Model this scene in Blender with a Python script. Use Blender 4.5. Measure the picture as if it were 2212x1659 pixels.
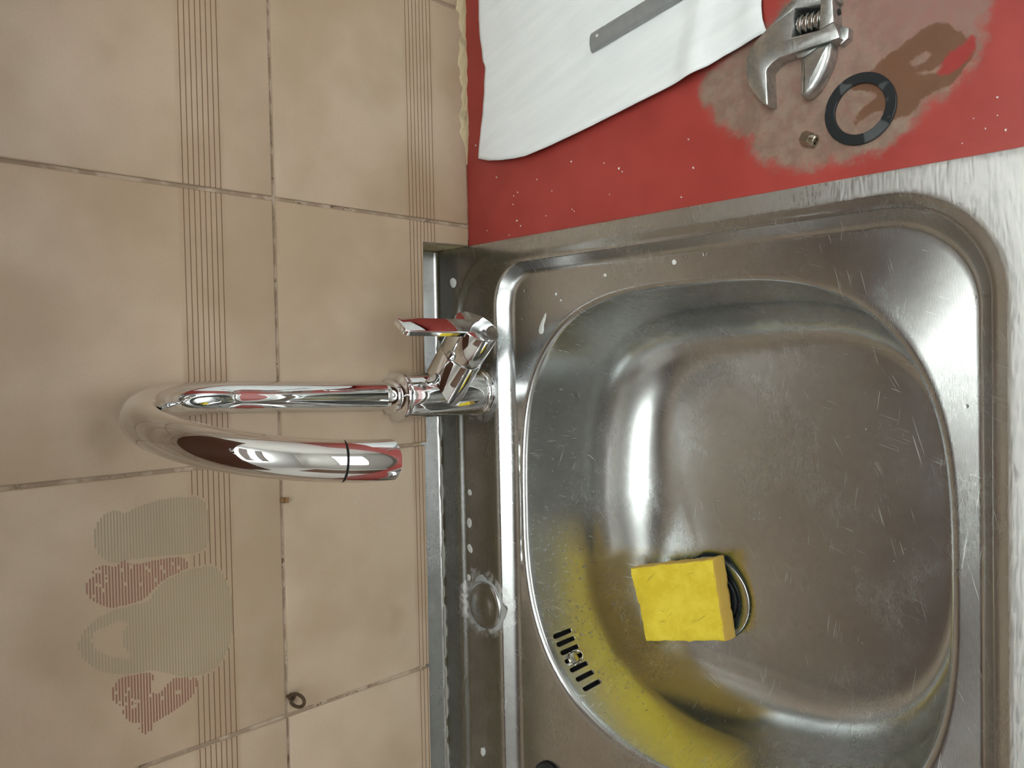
import bpy, bmesh, math, random
import numpy as np
from mathutils import Vector, Matrix
random.seed(7); rng = np.random.default_rng(7)
S = 0.001                                   # everything below is written in millimetres
C = bpy.context.scene.collection
for o in list(bpy.data.objects): bpy.data.objects.remove(o)

# ------------------------------------------------------------------ camera, light, exposure
scn = bpy.context.scene
cam = bpy.data.cameras.new('camera'); camo = bpy.data.objects.new('camera', cam); C.objects.link(camo)
cam.sensor_fit = 'HORIZONTAL'; cam.sensor_width = 36.0; cam.lens = 1735.9/2212*36
cam.clip_start = 0.01; cam.clip_end = 50
R = Matrix(((-0.02017874, 0.99950669, 0.02406637), (-0.70389322, 0.00289209, -0.71029991), (-0.71001912, -0.03127312, 0.70348763)))
camo.matrix_world = Matrix.Translation(Vector((70.395, -575.224, 516.554))*S) @ R.to_4x4()
scn.camera = camo

w = bpy.data.worlds.new('room_air'); scn.world = w; w.use_nodes = True
w.node_tree.nodes['Background'].inputs[0].default_value = (0.80, 0.90, 1.0, 1)
w.node_tree.nodes['Background'].inputs[1].default_value = 0.3
scn.view_settings.view_transform = 'Standard'; scn.view_settings.look = 'None'
scn.view_settings.gamma = 1.0; scn.view_settings.use_curve_mapping = False
scn.view_settings.exposure = 0.10

LAMP = (225, -900, 1500)                    # fluorescent ceiling fitting over the worktop
la = bpy.data.lights.new('ceiling_light', 'AREA'); la.shape = 'RECTANGLE'; la.size = 1.25; la.size_y = 0.12
la.energy = 11; la.color = (0.95, 1.0, 0.975)
lo = bpy.data.objects.new('ceiling_light', la); C.objects.link(lo); lo.location = Vector(LAMP)*S
lu = bpy.data.lights.new('ceiling_uplight', 'AREA'); lu.shape = 'RECTANGLE'; lu.size = 1.2; lu.size_y = 0.36   # the batten also throws light on the ceiling
lu.energy = 84; lu.color = (0.95, 1.0, 0.975)
luo = bpy.data.objects.new('ceiling_uplight', lu); C.objects.link(luo); luo.location = Vector((225, -900, 1570))*S; luo.rotation_euler = (math.pi, 0, 0)
FILL_POS = (250, -2405, 240)                     # added fill light for the tiles, set in an invented window
lw = bpy.data.lights.new('front_fill', 'AREA'); lw.shape = 'RECTANGLE'; lw.size = 1.7; lw.size_y = 0.78
lw.energy = 16; lw.color = (1.0, 0.985, 0.96)
lwo = bpy.data.objects.new('front_fill', lw); C.objects.link(lwo); lwo.location = Vector(FILL_POS)*S; lwo.rotation_euler = (math.radians(90), 0, 0)

# ------------------------------------------------------------------ helpers
def prop(o, label=None, cat=None, group=None, kind=None):
    for k, v in (('label', label), ('category', cat), ('group', group), ('kind', kind)):
        if v: o[k] = v
    return o

def mesh_data(name, v, f, m, sharp=35, smooth=True):
    me = bpy.data.meshes.new(name)
    me.from_pydata([(a[0]*S, a[1]*S, a[2]*S) for a in v], [], f)
    if m: me.materials.append(m)
    bm = bmesh.new(); bm.from_mesh(me); bmesh.ops.recalc_face_normals(bm, faces=bm.faces); bm.to_mesh(me); bm.free()
    if smooth:
        me.shade_smooth(); me.set_sharp_from_angle(angle=math.radians(sharp))
    return me

def link(name, me, parent=None, loc=None, rot=None):
    o = bpy.data.objects.new(name, me); C.objects.link(o)
    if loc is not None: o.location = Vector(loc)*S
    if rot is not None: o.rotation_euler = rot
    if parent: o.parent = parent
    return o

def obj(name, v, f, m, parent=None, loc=None, rot=None, sharp=35, smooth=True):
    return link(name, mesh_data(name, v, f, m, sharp, smooth), parent, loc, rot)

def empty(name, loc, label, cat, group=None):
    o = bpy.data.objects.new(name, None); C.objects.link(o); o.location = Vector(loc)*S; o.empty_display_size = 0.02
    return prop(o, label, cat, group)

def grid_faces(nu, nv, closed_u=False, closed_v=False, off=0):
    f = []
    for i in range(nu if closed_u else nu-1):
        for j in range(nv if closed_v else nv-1):
            a = i*nv+j; b = i*nv+(j+1) % nv; c = ((i+1) % nu)*nv+(j+1) % nv; d = ((i+1) % nu)*nv+j
            f.append((off+a, off+b, off+c, off+d))
    return f

def merge(*parts):
    V, F = [], []
    for v, f in parts:
        n = len(V); V += [tuple(p) for p in v]; F += [tuple(i+n for i in q) for q in f]
    return V, F

def box(x0, x1, y0, y1, z0, z1):
    v = [(x, y, z) for x in (x0, x1) for y in (y0, y1) for z in (z0, z1)]
    return v, [(0, 1, 3, 2), (4, 6, 7, 5), (0, 4, 5, 1), (2, 3, 7, 6), (0, 2, 6, 4), (1, 5, 7, 3)]

def frame_for(d):
    d = Vector(d).normalized(); a = Vector((0, 0, 1)) if abs(d.z) < .9 else Vector((1, 0, 0))
    u = d.cross(a).normalized(); return u, d.cross(u).normalized(), d

def lathe(prof, base=(0, 0, 0), d=(0, 0, 1), n=64, sq=1.0, cap0=True):
    """prof: list of (radius, height along d); closed with caps where radius is 0"""
    u, w_, d = frame_for(d); b = Vector(base); V = []
    for r, h in prof:
        for k in range(n):
            t = 2*math.pi*k/n; V.append(b+d*h+(u*math.cos(t)+w_*math.sin(t)*sq)*max(r, 1e-3))
    f = grid_faces(len(prof), n, closed_v=True)
    if cap0: f.append(tuple(range(n)))
    f.append(tuple((len(prof)-1)*n+k for k in range(n)))
    return [tuple(p) for p in V], f

def tube(path, rad, n=32, cap=True):
    P = [Vector(p) for p in path]; V = []; up = None
    for i, p in enumerate(P):
        t = (P[min(i+1, len(P)-1)]-P[max(i-1, 0)]).normalized()
        if up is None: up = frame_for(t)[0]
        up = (up-t*up.dot(t)).normalized(); s = t.cross(up)
        r = rad[i] if hasattr(rad, '__len__') else rad
        for k in range(n):
            a = 2*math.pi*k/n; V.append(p+(up*math.cos(a)+s*math.sin(a))*r)
    f = grid_faces(len(P), n, closed_v=True)
    if cap: f.append(tuple(range(n))); f.append(tuple((len(P)-1)*n+k for k in range(n)))
    return [tuple(p) for p in V], f

def prism(poly, z0, z1, bev=0, axis='z', nseg=2):
    """extruded outline with rounded top edge (bev mm). axis 'z': poly in x,y ; 'y': poly in x,z extruded along y (z0 back, z1 face)"""
    poly = [Vector((p[0], p[1])) for p in poly]; n = len(poly)
    area = sum(poly[i].x*poly[(i+1) % n].y-poly[(i+1) % n].x*poly[i].y for i in range(n))
    if area < 0: poly.reverse()
    def inset(s):
        out = []
        for i in range(n):
            a, b, c = poly[i-1], poly[i], poly[(i+1) % n]
            e1 = (b-a).normalized(); e2 = (c-b).normalized()
            n1 = Vector((-e1.y, e1.x)); n2 = Vector((-e2.y, e2.x)); m = n1+n2
            k = max(.35, 1+n1.dot(n2)); out.append(b+m*(s/k))
        return out
    sg = 1 if z1 > z0 else -1
    rings = [(poly, z0), ]
    if bev:
        for i in range(nseg+1):
            a = math.pi/2*i/nseg; rings.append((inset(bev*(1-math.cos(a))), z1-sg*bev*(1-math.sin(a))))
    else: rings.append((poly, z1))
    V = []
    for r, z in rings:
        V += [(p.x, p.y, z) if axis == 'z' else (p.x, z, p.y) for p in r]
    f = grid_faces(len(rings), n, closed_v=True)
    f.append(tuple(range(n))); f.append(tuple((len(rings)-1)*n+k for k in range(n)))
    return V, f

def sdf_poly(px, py, poly):
    """signed distance (negative inside)"""
    poly = np.array(poly, float); d = np.full(px.shape, 1e9); inside = np.zeros(px.shape, bool)
    n = len(poly)
    for i in range(n):
        a = poly[i]; b = poly[(i+1) % n]; e = b-a
        wx = px-a[0]; wy = py-a[1]; t = np.clip((wx*e[0]+wy*e[1])/max(1e-9, e@e), 0, 1)
        d = np.minimum(d, np.hypot(wx-t*e[0], wy-t*e[1]))
        c = (a[1] > py) != (b[1] > py)
        xi = a[0]+(py-a[1])/(e[1] if abs(e[1]) > 1e-9 else 1e-9)*e[0]
        inside ^= c & (px < xi)
    return np.where(inside, -d, d)

def smooth_closed(poly, it=2):
    for _ in range(it):
        q = []
        for i in range(len(poly)):
            a, b = poly[i], poly[(i+1) % len(poly)]
            q += [(.75*a[0]+.25*b[0], .75*a[1]+.25*b[1]), (.25*a[0]+.75*b[0], .25*a[1]+.75*b[1])]
        poly = q
    return poly

# ------------------------------------------------------------------ materials
class NT:
    def __init__(s, name):
        s.m = bpy.data.materials.new(name); s.m.use_nodes = True; s.t = s.m.node_tree
        s.p = s.t.nodes['Principled BSDF']; s.pos = s.n('ShaderNodeNewGeometry').outputs['Position']
    def n(s, t, **k):
        o = s.t.nodes.new(t)
        for a, b in k.items(): setattr(o, a, b)
        return o
    def val(s, v):
        return v
    def put(s, sock, v):
        if isinstance(v, bpy.types.NodeSocket): s.t.links.new(v, sock)
        elif isinstance(v, tuple) and len(v) == 3 and sock.type == 'RGBA': sock.default_value = (*v, 1)
        else: sock.default_value = v
    def scale(s, vec, sc):
        o = s.n('ShaderNodeMapping'); s.put(o.inputs['Vector'], vec); o.inputs['Scale'].default_value = sc; return o.outputs[0]
    def rotscale(s, vec, rot, sc):
        a = s.n('ShaderNodeMapping'); s.put(a.inputs['Vector'], vec); a.inputs['Rotation'].default_value = rot
        return s.scale(a.outputs[0], sc)
    def noise(s, scale, detail=3, vec=None, rough=.5, dist=0):
        o = s.n('ShaderNodeTexNoise'); s.put(o.inputs['Vector'], vec or s.pos)
        o.inputs['Scale'].default_value = scale; o.inputs['Detail'].default_value = detail
        o.inputs['Roughness'].default_value = rough; o.inputs['Distortion'].default_value = dist; return o.outputs['Fac']
    def voro(s, scale, vec=None, feature='F1'):
        o = s.n('ShaderNodeTexVoronoi', feature=feature); s.put(o.inputs['Vector'], vec or s.pos); o.inputs['Scale'].default_value = scale
        return o.outputs['Distance']
    def math(s, op, a, b=0.0, c=None):
        o = s.n('ShaderNodeMath', operation=op); s.put(o.inputs[0], a); s.put(o.inputs[1], b)
        if c is not None: s.put(o.inputs[2], c)
        return o.outputs[0]
    def ramp(s, v, a, b, lo=0.0, hi=1.0):
        o = s.n('ShaderNodeMapRange', interpolation_type='SMOOTHSTEP'); s.put(o.inputs['Value'], v)
        o.inputs['From Min'].default_value = a; o.inputs['From Max'].default_value = b
        o.inputs['To Min'].default_value = lo; o.inputs['To Max'].default_value = hi; return o.outputs[0]
    def mix(s, f, a, b):
        o = s.n('ShaderNodeMix', data_type='RGBA'); s.put(o.inputs['Factor'], f); s.put(o.inputs[6], a); s.put(o.inputs[7], b); return o.outputs[2]
    def attr(s, name):
        return s.n('ShaderNodeAttribute', attribute_name=name).outputs['Fac']
    def sep(s, v):
        o = s.n('ShaderNodeSeparateXYZ'); s.put(o.inputs[0], v); return o.outputs
    def bump(s, h, strength, dist=.001):
        o = s.n('ShaderNodeBump'); s.put(o.inputs['Height'], h); s.put(o.inputs['Strength'], strength); o.inputs['Distance'].default_value = dist
        s.put(s.p.inputs['Normal'], o.outputs[0])
    def set(s, **k):
        for a, b in k.items(): s.put(s.p.inputs[a.replace('_', ' ')], b)
        return s.m

def flat(name, col, rough=.5, metal=0.0, **k):
    t = NT(name); return t.set(Base_Color=col, Roughness=rough, Metallic=metal, **k)

# glazed beige tile: cloudy brown mottling, different on every tile
t = NT('glazed_beige_tile')
oi = t.n('ShaderNodeObjectInfo').outputs['Random']
add = t.n('ShaderNodeVectorMath', operation='ADD'); cmb = t.n('ShaderNodeCombineXYZ')
t.put(cmb.inputs[0], t.math('MULTIPLY', oi, 17.0)); t.put(cmb.inputs[1], t.math('MULTIPLY', oi, 31.0)); t.put(add.inputs[0], t.pos); t.put(add.inputs[1], cmb.outputs[0])
pv = add.outputs[0]
cl = t.noise(9, 3, pv, .5); fn = t.noise(900, 2, pv)
c1 = t.mix(t.ramp(cl, .30, .68), (.362, .279, .188), (.460, .374, .280))
c1 = t.mix(t.ramp(t.noise(16, 2, pv), .62, .85, 0, .5), c1, (.30, .215, .13))
tc = t.n('ShaderNodeTexCoord').outputs['Object']; oz = t.sep(tc)[2]
band = t.math('MULTIPLY', t.ramp(oz, .0385, .0425), t.ramp(oz, .0725, .0765, 1, 0))
c1 = t.mix(t.math('MULTIPLY', band, t.ramp(t.noise(14, 2, pv), .35, .7, .1, .6)), c1, (.33, .235, .155))
c1 = t.mix(t.ramp(fn, .3, .7, 0, .10), c1, (.25, .19, .12))
M_TILE = t.set(Base_Color=c1, Roughness=t.ramp(cl, .3, .7, .42, .34), Specular_IOR_Level=.35)
M_LINE = flat('brown_printed_line', (.135, .070, .033), .45)
M_RED = flat('red_brown_print', (.215, .105, .068), .45)
M_OLIVE = flat('olive_print', (.262, .224, .145), .45)
M_OLIVE2 = flat('olive_print_ground', (.335, .278, .182), .45)

t = NT('old_grout')
g = t.mix(t.ramp(t.noise(60, 4), .46, .60), (.27, .205, .142), (.40, .325, .245))
g = t.mix(t.math('MULTIPLY', t.ramp(t.noise(220, 3), .55, .66, 0, .85), t.ramp(t.noise(18, 2), .45, .6)), g, (.09, .062, .04))
M_GROUT = t.set(Base_Color=g, Roughness=.85); t.bump(t.noise(700, 3), .5)

t = NT('rough_yellow_plaster')
g = t.mix(t.noise(160, 4), (.42, .33, .16), (.70, .62, .40))
M_PLASTER = t.set(Base_Color=g, Roughness=.95); t.bump(t.noise(260, 5), 1.0, .004)
M_WALLP = flat('white_wall_paint', (.74, .73, .69), .8)
M_CEIL = flat('white_ceiling_paint', (.80, .81, .80), .85)
M_FLOOR = flat('grey_floor', (.16, .14, .12), .5)
M_DOOR = flat('brown_door', (.13, .065, .035), .45)
M_CAB = flat('pale_cupboard', (.60, .60, .58), .4)

# brushed, worn stainless steel
def steel(name, base=(.550, .567, .570), r0=.225, r1=.275, scratch=1.0):
    t = NT(name)
    br = t.noise(1.0, 3, t.scale(t.pos, (260, 2200, 900)))
    bl = t.noise(14, 3)
    rough = t.math('ADD', t.ramp(bl, .3, .7, r0, r1), t.math('MULTIPLY', t.math('SUBTRACT', br, .5), .10))
    col = t.mix(t.ramp(t.noise(170, 4, None, .65), .40, .72, 0, .45), base, tuple(c*.82 for c in base))
    sc = None
    for i, (rz, sx) in enumerate(((1.30, 1500), (1.72, 1300), (1.05, 1700), (.35, 1800))):
        n = t.noise(1, 0, t.rotscale(t.pos, (0, 0, rz), (sx, 26+5*i, 60)))
        n = t.math('MULTIPLY', t.ramp(n, .76, .82), t.ramp(t.noise(24, 2, t.rotscale(t.pos, (i*1.1, .4, 0), (1, 1, 1))), .52, .64))
        sc = n if sc is None else t.math('MAXIMUM', sc, n)
    col = t.mix(t.math('MULTIPLY', sc,   .38*scratch), col, (.82, .82, .80))
    rough = t.math('ADD', rough, t.math('MULTIPLY', sc, .12*scratch))
    h = t.math('ADD', t.math('MULTIPLY', br, .10), t.math('MULTIPLY', sc, .10*scratch))
    h = t.math('ADD', h, t.math('MULTIPLY', t.noise(16, 2), 1.4))
    t.bump(h, .10, .0012)
    return t, col, rough
t, col, rough = steel('brushed_stainless_steel')
# lime film round the tap-hole cover, worn chalky rim on the right
pz = t.sep(t.pos)
def blob(cx, cy, r0, r1, amp, sc=90):
    dx = t.math('SUBTRACT', pz[0], cx); dy = t.math('SUBTRACT', pz[1], cy)
    d = t.math('SQRT', t.math('ADD', t.math('MULTIPLY', dx, dx), t.math('MULTIPLY', dy, dy)))
    d = t.math('ADD', d, t.math('MULTIPLY', t.math('SUBTRACT', t.noise(sc, 4), .5), amp))
    return t.ramp(d, r0, r1, 1, 0)
lime = blob(-.160, -.008, .028, .036, .030)
lime2 = blob(.045, -.006, .026, .032, .016)
lm = t.math('MULTIPLY', t.math('MAXIMUM', lime, t.math('MULTIPLY', lime2, .4)), t.ramp(t.noise(200, 4), .42, .62, .1, .8))
rim = t.math('MULTIPLY', t.ramp(pz[2], .0004, .0011), t.ramp(pz[1], -.48, -.17, 1.0, .0))
rim = t.math('MULTIPLY', rim, t.ramp(t.noise(1, 4, t.scale(t.pos, (110, 700, 110)), .65), .32, .70, .26, .84))
lm = t.math('MAXIMUM', lm, rim)
col = t.mix(lm, col, (.62, .62, .60))
rough = t.math('ADD', rough, t.math('MULTIPLY', lm, .30))
M_STEEL = t.set(Base_Color=col, Roughness=rough, Metallic=t.math('SUBTRACT', 1.0, t.math('MULTIPLY', lm, .55)))
t, col, rough = steel('plain_stainless_steel', scratch=.3); M_STEEL2 = t.set(Base_Color=col, Roughness=rough, Metallic=1.0)
t, col, rough = steel('bright_stainless_steel', (.58, .58, .565), .10, .18, .2); M_BRIGHT = t.set(Base_Color=col, Roughness=rough, Metallic=1.0)
t = NT('polished_chrome')
M_CHROME = t.set(Base_Color=(.80, .81, .82), Roughness=t.ramp(t.noise(300, 3), .55, .75, .025, .09), Metallic=1.0)
M_DARK = flat('dark_void', (.006, .006, .006), .9)
M_SEAL = flat('grey_white_sealant', (.42, .43, .40), .55)
M_LIMEP = flat('chalky_limescale', (.36, .37, .36), .9)

# red laminate with dried stain, wet streak and bare red spot carried by mesh attributes (signed distances in mm)
t = NT('red_laminate')
wob = t.math('MULTIPLY', t.math('SUBTRACT', t.noise(90, 5, None, .65), .5), 26.0)
wob2 = t.math('MULTIPLY', t.math('SUBTRACT', t.noise(500, 4), .5), 5.0)
sd = t.math('ADD', t.math('ADD', t.attr('stain'), wob), wob2)
ms = t.math('MULTIPLY', t.ramp(sd, -3, 8, 1, 0), t.ramp(t.noise(120, 5, None, .7), .30, .62, .84, 1.0))
wob3 = t.math('MULTIPLY', t.math('SUBTRACT', t.noise(220, 4), .5), 5.0)
mw = t.ramp(t.math('ADD', t.attr('wet'), wob3), -.8, .8, 1, 0)
md = t.ramp(t.math('ADD', t.attr('dry'), wob3), -1, 1, 1, 0)
mr = t.ramp(t.math('ADD', t.attr('bare'), wob3), -1.2, 1.2, 1, 0)
red = t.mix(t.ramp(t.noise(25, 3), .3, .7), (.262, .034, .027), (.300, .042, .034))
stc = t.mix(t.ramp(t.noise(70, 5, None, .65), .35, .65), (.165, .108, .080), (.220, .160, .122))
stc = t.mix(t.ramp(t.attr('warm'), 0, 1), stc, (.215, .120, .100))
c = t.mix(t.math('MULTIPLY', ms, .98), red, stc)
c = t.mix(t.math('MULTIPLY', mw, t.math('SUBTRACT', 1.0, md)), c, (.125, .058, .030))
c = t.mix(mr, c, (.250, .022, .018))
spk = t.ramp(t.voro(42), .010, .018, 1, 0); spk = t.math('MULTIPLY', spk, t.ramp(t.noise(30, 1), .55, .60))
wet = t.math('MAXIMUM', mw, mr)
M_LAM = t.set(Base_Color=c, Roughness=t.math('ADD', t.math('MULTIPLY', ms, .28), t.math('SUBTRACT', .38, t.math('MULTIPLY', wet, .22))), Specular_IOR_Level=.45)
t.bump(t.noise(900, 2), .04)

t = NT('white_packing_foam')
fo = t.noise(420, 4); st = t.noise(1, 3, t.rotscale(t.pos, (0, 0, -.30), (110, 14, 30)))
M_FOAM = t.set(Base_Color=t.mix(t.ramp(st, .3, .7), (.75, .80, .82), (.80, .845, .865)), Roughness=.55, Subsurface_Weight=.0)
t.bump(t.math('ADD', t.math('MULTIPLY', fo, .5), t.math('MULTIPLY', st, .4)), .25, .0012)
t = NT('dull_grey_bar'); M_BAR = t.set(Base_Color=t.mix(t.noise(120, 4), (.20, .21, .215), (.30, .315, .32)), Roughness=.42, Metallic=.25)
t = NT('worn_wrench_steel')
n1 = t.noise(75, 5, None, .65)
M_WRENCH = t.set(Base_Color=t.mix(t.ramp(n1, .35, .65), (.33, .345, .34), (.60, .615, .61)), Roughness=t.ramp(n1, .3, .7, .50, .30), Metallic=1.0); t.bump(t.noise(600, 4), .12)
t = NT('black_rubber_washer')
M_RUB = t.set(Base_Color=t.mix(t.ramp(t.noise(55, 2), .50, .56), (.018, .021, .023), (.042, .050, .054)), Roughness=t.ramp(t.noise(55, 2), .50, .56, .25, .6))
M_BLACK = flat('black_plastic', (.012, .013, .014), .32)
M_BRASS = flat('nickel_plated_brass', (.52, .50, .42), .25, 1.0)
t = NT('yellow_sponge')
pn = t.noise(55, 4, None, .6); cr = t.ramp(t.noise(1, 2, t.rotscale(t.pos, (0, 0, .9), (50, 160, 60)), .5, .6), .62, .70, 0, .5)
sc_ = t.mix(t.ramp(pn, .3, .7), (.62, .46, .022), (.74, .585, .050)); sc_ = t.mix(cr, sc_, (.36, .26, .02))
M_SPONGE = t.set(Base_Color=sc_, Roughness=.9); t.bump(t.math('ADD', t.noise(900, 3), t.math('MULTIPLY', t.noise(90, 3), 2.0)), .5, .0015)
M_SPSIDE = flat('brown_sponge_edge', (.58, .375, .075), .95)  # browner tone for the side faces of the sponge
M_PAD = flat('dark_green_scourer', (.018, .055, .045), .95)
t = NT('rusty_iron'); M_RUST = t.set(Base_Color=t.mix(t.noise(400, 4), (.045, .028, .016), (.12, .075, .04)), Roughness=.75, Metallic=.3)
M_PEG = flat('brown_wood_peg', (.22, .125, .05), .8)
M_WHITE = flat('dried_white_paint', (.60, .62, .60), .6)
t = NT('clear_water'); M_WATER = t.set(Base_Color=(1.0, 1.0, 1.0), Roughness=0.0, Transmission_Weight=1.0, IOR=1.33)
t = NT('yellowed_sealant')
M_YSEAL = t.set(Base_Color=t.mix(t.ramp(t.noise(60, 4), .55, .7), (.45, .385, .235), (.33, .28, .17)), Roughness=.6); t.bump(t.noise(120, 3), .5, .002)

# ------------------------------------------------------------------ the room
P = 203.4
def struct(o): o['kind'] = 'structure'; return o
struct(obj('floor', *box(-1700, 1700, -2400, 120, -930, -900), M_FLOOR, smooth=False))
struct(obj('ceiling', *box(-1700, 1700, -2400, 120, 1700, 1730), M_CEIL, smooth=False))
struct(obj('wall_left', *box(-1730, -1700, -2400, 120, -900, 1700), M_WALLP, smooth=False))
struct(obj('wall_right', *box(1700, 1730, -2400, 120, -900, 1700), M_WALLP, smooth=False))
struct(obj('wall_front', *merge(box(-1700, -605, -2430, -2400, -900, 1700), box(1105, 1700, -2430, -2400, -900, 1700), box(-605, 1105, -2430, -2400, 640, 1700), box(-605, 1105, -2430, -2400, -900, -150)), M_WALLP, smooth=False))
fill_win = struct(obj('fill_window_1', *merge(box(-640, -600, -2440, -2385, -185, 675), box(1100, 1140, -2440, -2385, -185, 675), box(-640, 1140, -2440, -2385, 635, 675), box(-640, 1140, -2440, -2385, -185, -145), box(230, 270, -2400, -2385, -145, 635)), M_CAB, smooth=False))  # invented window frame around the added front fill light
struct(obj('door_1', *box(-1699, -1690, -1900, -1050, -900, 1100), M_DOOR, smooth=False))

# back wall: substrate, recessed above the sink, with every tile its own piece
wall = struct(obj('wall_back', *merge(box(-1700, 1700, 1.6, 90, 68, 1700), box(191, 1700, 1.6, 90, -900, 68), box(-1700, 191, 52, 90, -900, 68)), M_GROUT, smooth=False))
obj('plaster', *merge(box(185, 191.2, 4, 52, -2, 66), box(-470, 191, 4, 52, 62, 68.2)), M_PLASTER, wall, smooth=False)

def tile_mesh(name, poly):
    """poly in local x,z; face at y=0, 8 mm thick, softly rounded edge"""
    return mesh_data(name, *prism(poly, 8.2, 0, 1.3, axis='y'), M_TILE, sharp=50)
G = 1.35
full = tile_mesh('tile', [(G, G), (P-G, G), (P-G, P-G), (G, P-G)])
def strips(segs, th=.62, y=-.06):
    V, F = [], []
    for x0, x1, z in segs:
        n = len(V); V += [(x0, y, z-th/2), (x1, y, z-th/2), (x1, y, z+th/2), (x0, y, z+th/2), (x0, .3, z-th/2), (x1, .3, z-th/2), (x1, .3, z+th/2), (x0, .3, z+th/2)]
        F += [(n, n+1, n+2, n+3), (n, n+4, n+5, n+1), (n+3, n+2, n+6, n+7)]
    return V, F
LINES = [42.9+i*28.2/7 for i in range(8)]
line_full = mesh_data('printed_lines', *strips([(G+.3, P-G-.3, z) for z in LINES]), M_LINE, smooth=False)

def clip(poly, z):
    xs = []
    for i in range(len(poly)):
        a, b = poly[i], poly[(i+1) % len(poly)]
        if (a[1] > z) != (b[1] > z): xs.append(a[0]+(z-a[1])/(b[1]-a[1])*(b[0]-a[0]))
    xs.sort(); return list(zip(xs[::2], xs[1::2]))
def sub(segs, cut):
    out = []
    for a, b in segs:
        cur = [(a, b)]
        for c, d in cut:
            nx = []
            for p, q in cur:
                if d <= p or c >= q: nx.append((p, q))
                else:
                    if c > p: nx.append((p, c))
                    if d < q: nx.append((d, q))
            cur = nx
        out += cur
    return [s for s in out if s[1]-s[0] > .5]
JARA = [(-37.2, 341.5), (-29.7, 339.2), (-24.8, 334.9), (-22.3, 328.4), (-23.6, 323.6), (-26.1, 322.1), (-20.6, 307.5), (-19.2, 291.4), (-20.5, 272.2), (-23.9, 265.5), (-35.3, 262.7), (-51.4, 262.5), (-59.7, 264.7), (-61.8, 273.4), (-59.6, 292.6), (-58.3, 312.0), (-58.1, 319.8), (-59.3, 325.2), (-56.8, 332.7), (-52.4, 337.8), (-46.3, 340.7)]
POTB = [(-69.4, 348.4), (-62.4, 344.3), (-59.3, 340.1), (-58.4, 334.8), (-60.8, 329.6), (-59.3, 325.2), (-56.7, 321.9), (-60.4, 319.8), (-62.2, 313.3), (-61.4, 301.9), (-61.8, 290.3), (-62.5, 283.2), (-66.9, 279.1), (-71.3, 278.0), (-72.7, 283.5), (-74.3, 290.7), (-78.3, 300.1), (-86.0, 308.4), (-88.2, 314.0), (-88.4, 326.1), (-88.5, 330.4), (-86.0, 336.7), (-82.0, 341.8), (-76.4, 346.8)]
JUGC = [(-82.5, 302.6), (-76.9, 295.5), (-73.3, 283.5), (-72.6, 271.3), (-72.5, 262.5), (-77.6, 255.0), (-87.4, 250.2), (-100.8, 246.6), (-116.0, 246.4), (-129.6, 247.5), (-142.1, 253.1), (-149.9, 261.0), (-151.2, 273.7), (-148.9, 285.8), (-139.5, 302.0), (-137.5, 308.8), (-137.3, 317.8), (-133.6, 330.7), (-128.0, 342.2), (-118.0, 350.1), (-109.3, 353.4), (-103.1, 351.7), (-95.7, 345.3), (-90.4, 334.7), (-89.5, 318.5), (-89.7, 307.3)]
HOLE = [(-106.4, 325.0), (-101.6, 321.1), (-98.0, 326.4), (-99.4, 335.0), (-102.1, 342.4), (-107.0, 345.2), (-114.6, 341.8), (-121.6, 332.5), (-125.7, 321.8), (-124.0, 319.6), (-115.5, 325.3)]
POTD = [(-143.1, 333.2), (-140.4, 330.9), (-136.8, 327.6), (-137.9, 317.8), (-138.1, 308.8), (-142.3, 304.4), (-146.4, 306.8), (-152.0, 307.5), (-156.6, 304.2), (-152.6, 297.7), (-146.9, 292.9), (-149.6, 283.4), (-151.7, 274.3), (-158.2, 275.1), (-165.6, 279.0), (-169.3, 286.4), (-172.3, 296.0), (-174.8, 303.0), (-174.9, 309.9), (-171.5, 316.6), (-169.7, 322.0), (-163.7, 326.2), (-155.0, 328.1), (-153.4, 331.3), (-148.8, 333.3)]
FLOW = [(-176.1, 316.7), (-172.6, 314.9), (-172.4, 311.0), (-176.0, 306.5), (-180.3, 306.1), (-182.5, 309.0), (-180.7, 313.5)]
mot = lambda q: [(x+P, z-P) for x, z in q]          # into the decorated tile's own coordinates
JARA, POTB, JUGC, HOLE, POTD, FLOW = map(mot, (JARA, POTB, JUGC, HOLE, POTD, FLOW))
allm = (JARA, POTB, JUGC, POTD)

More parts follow.
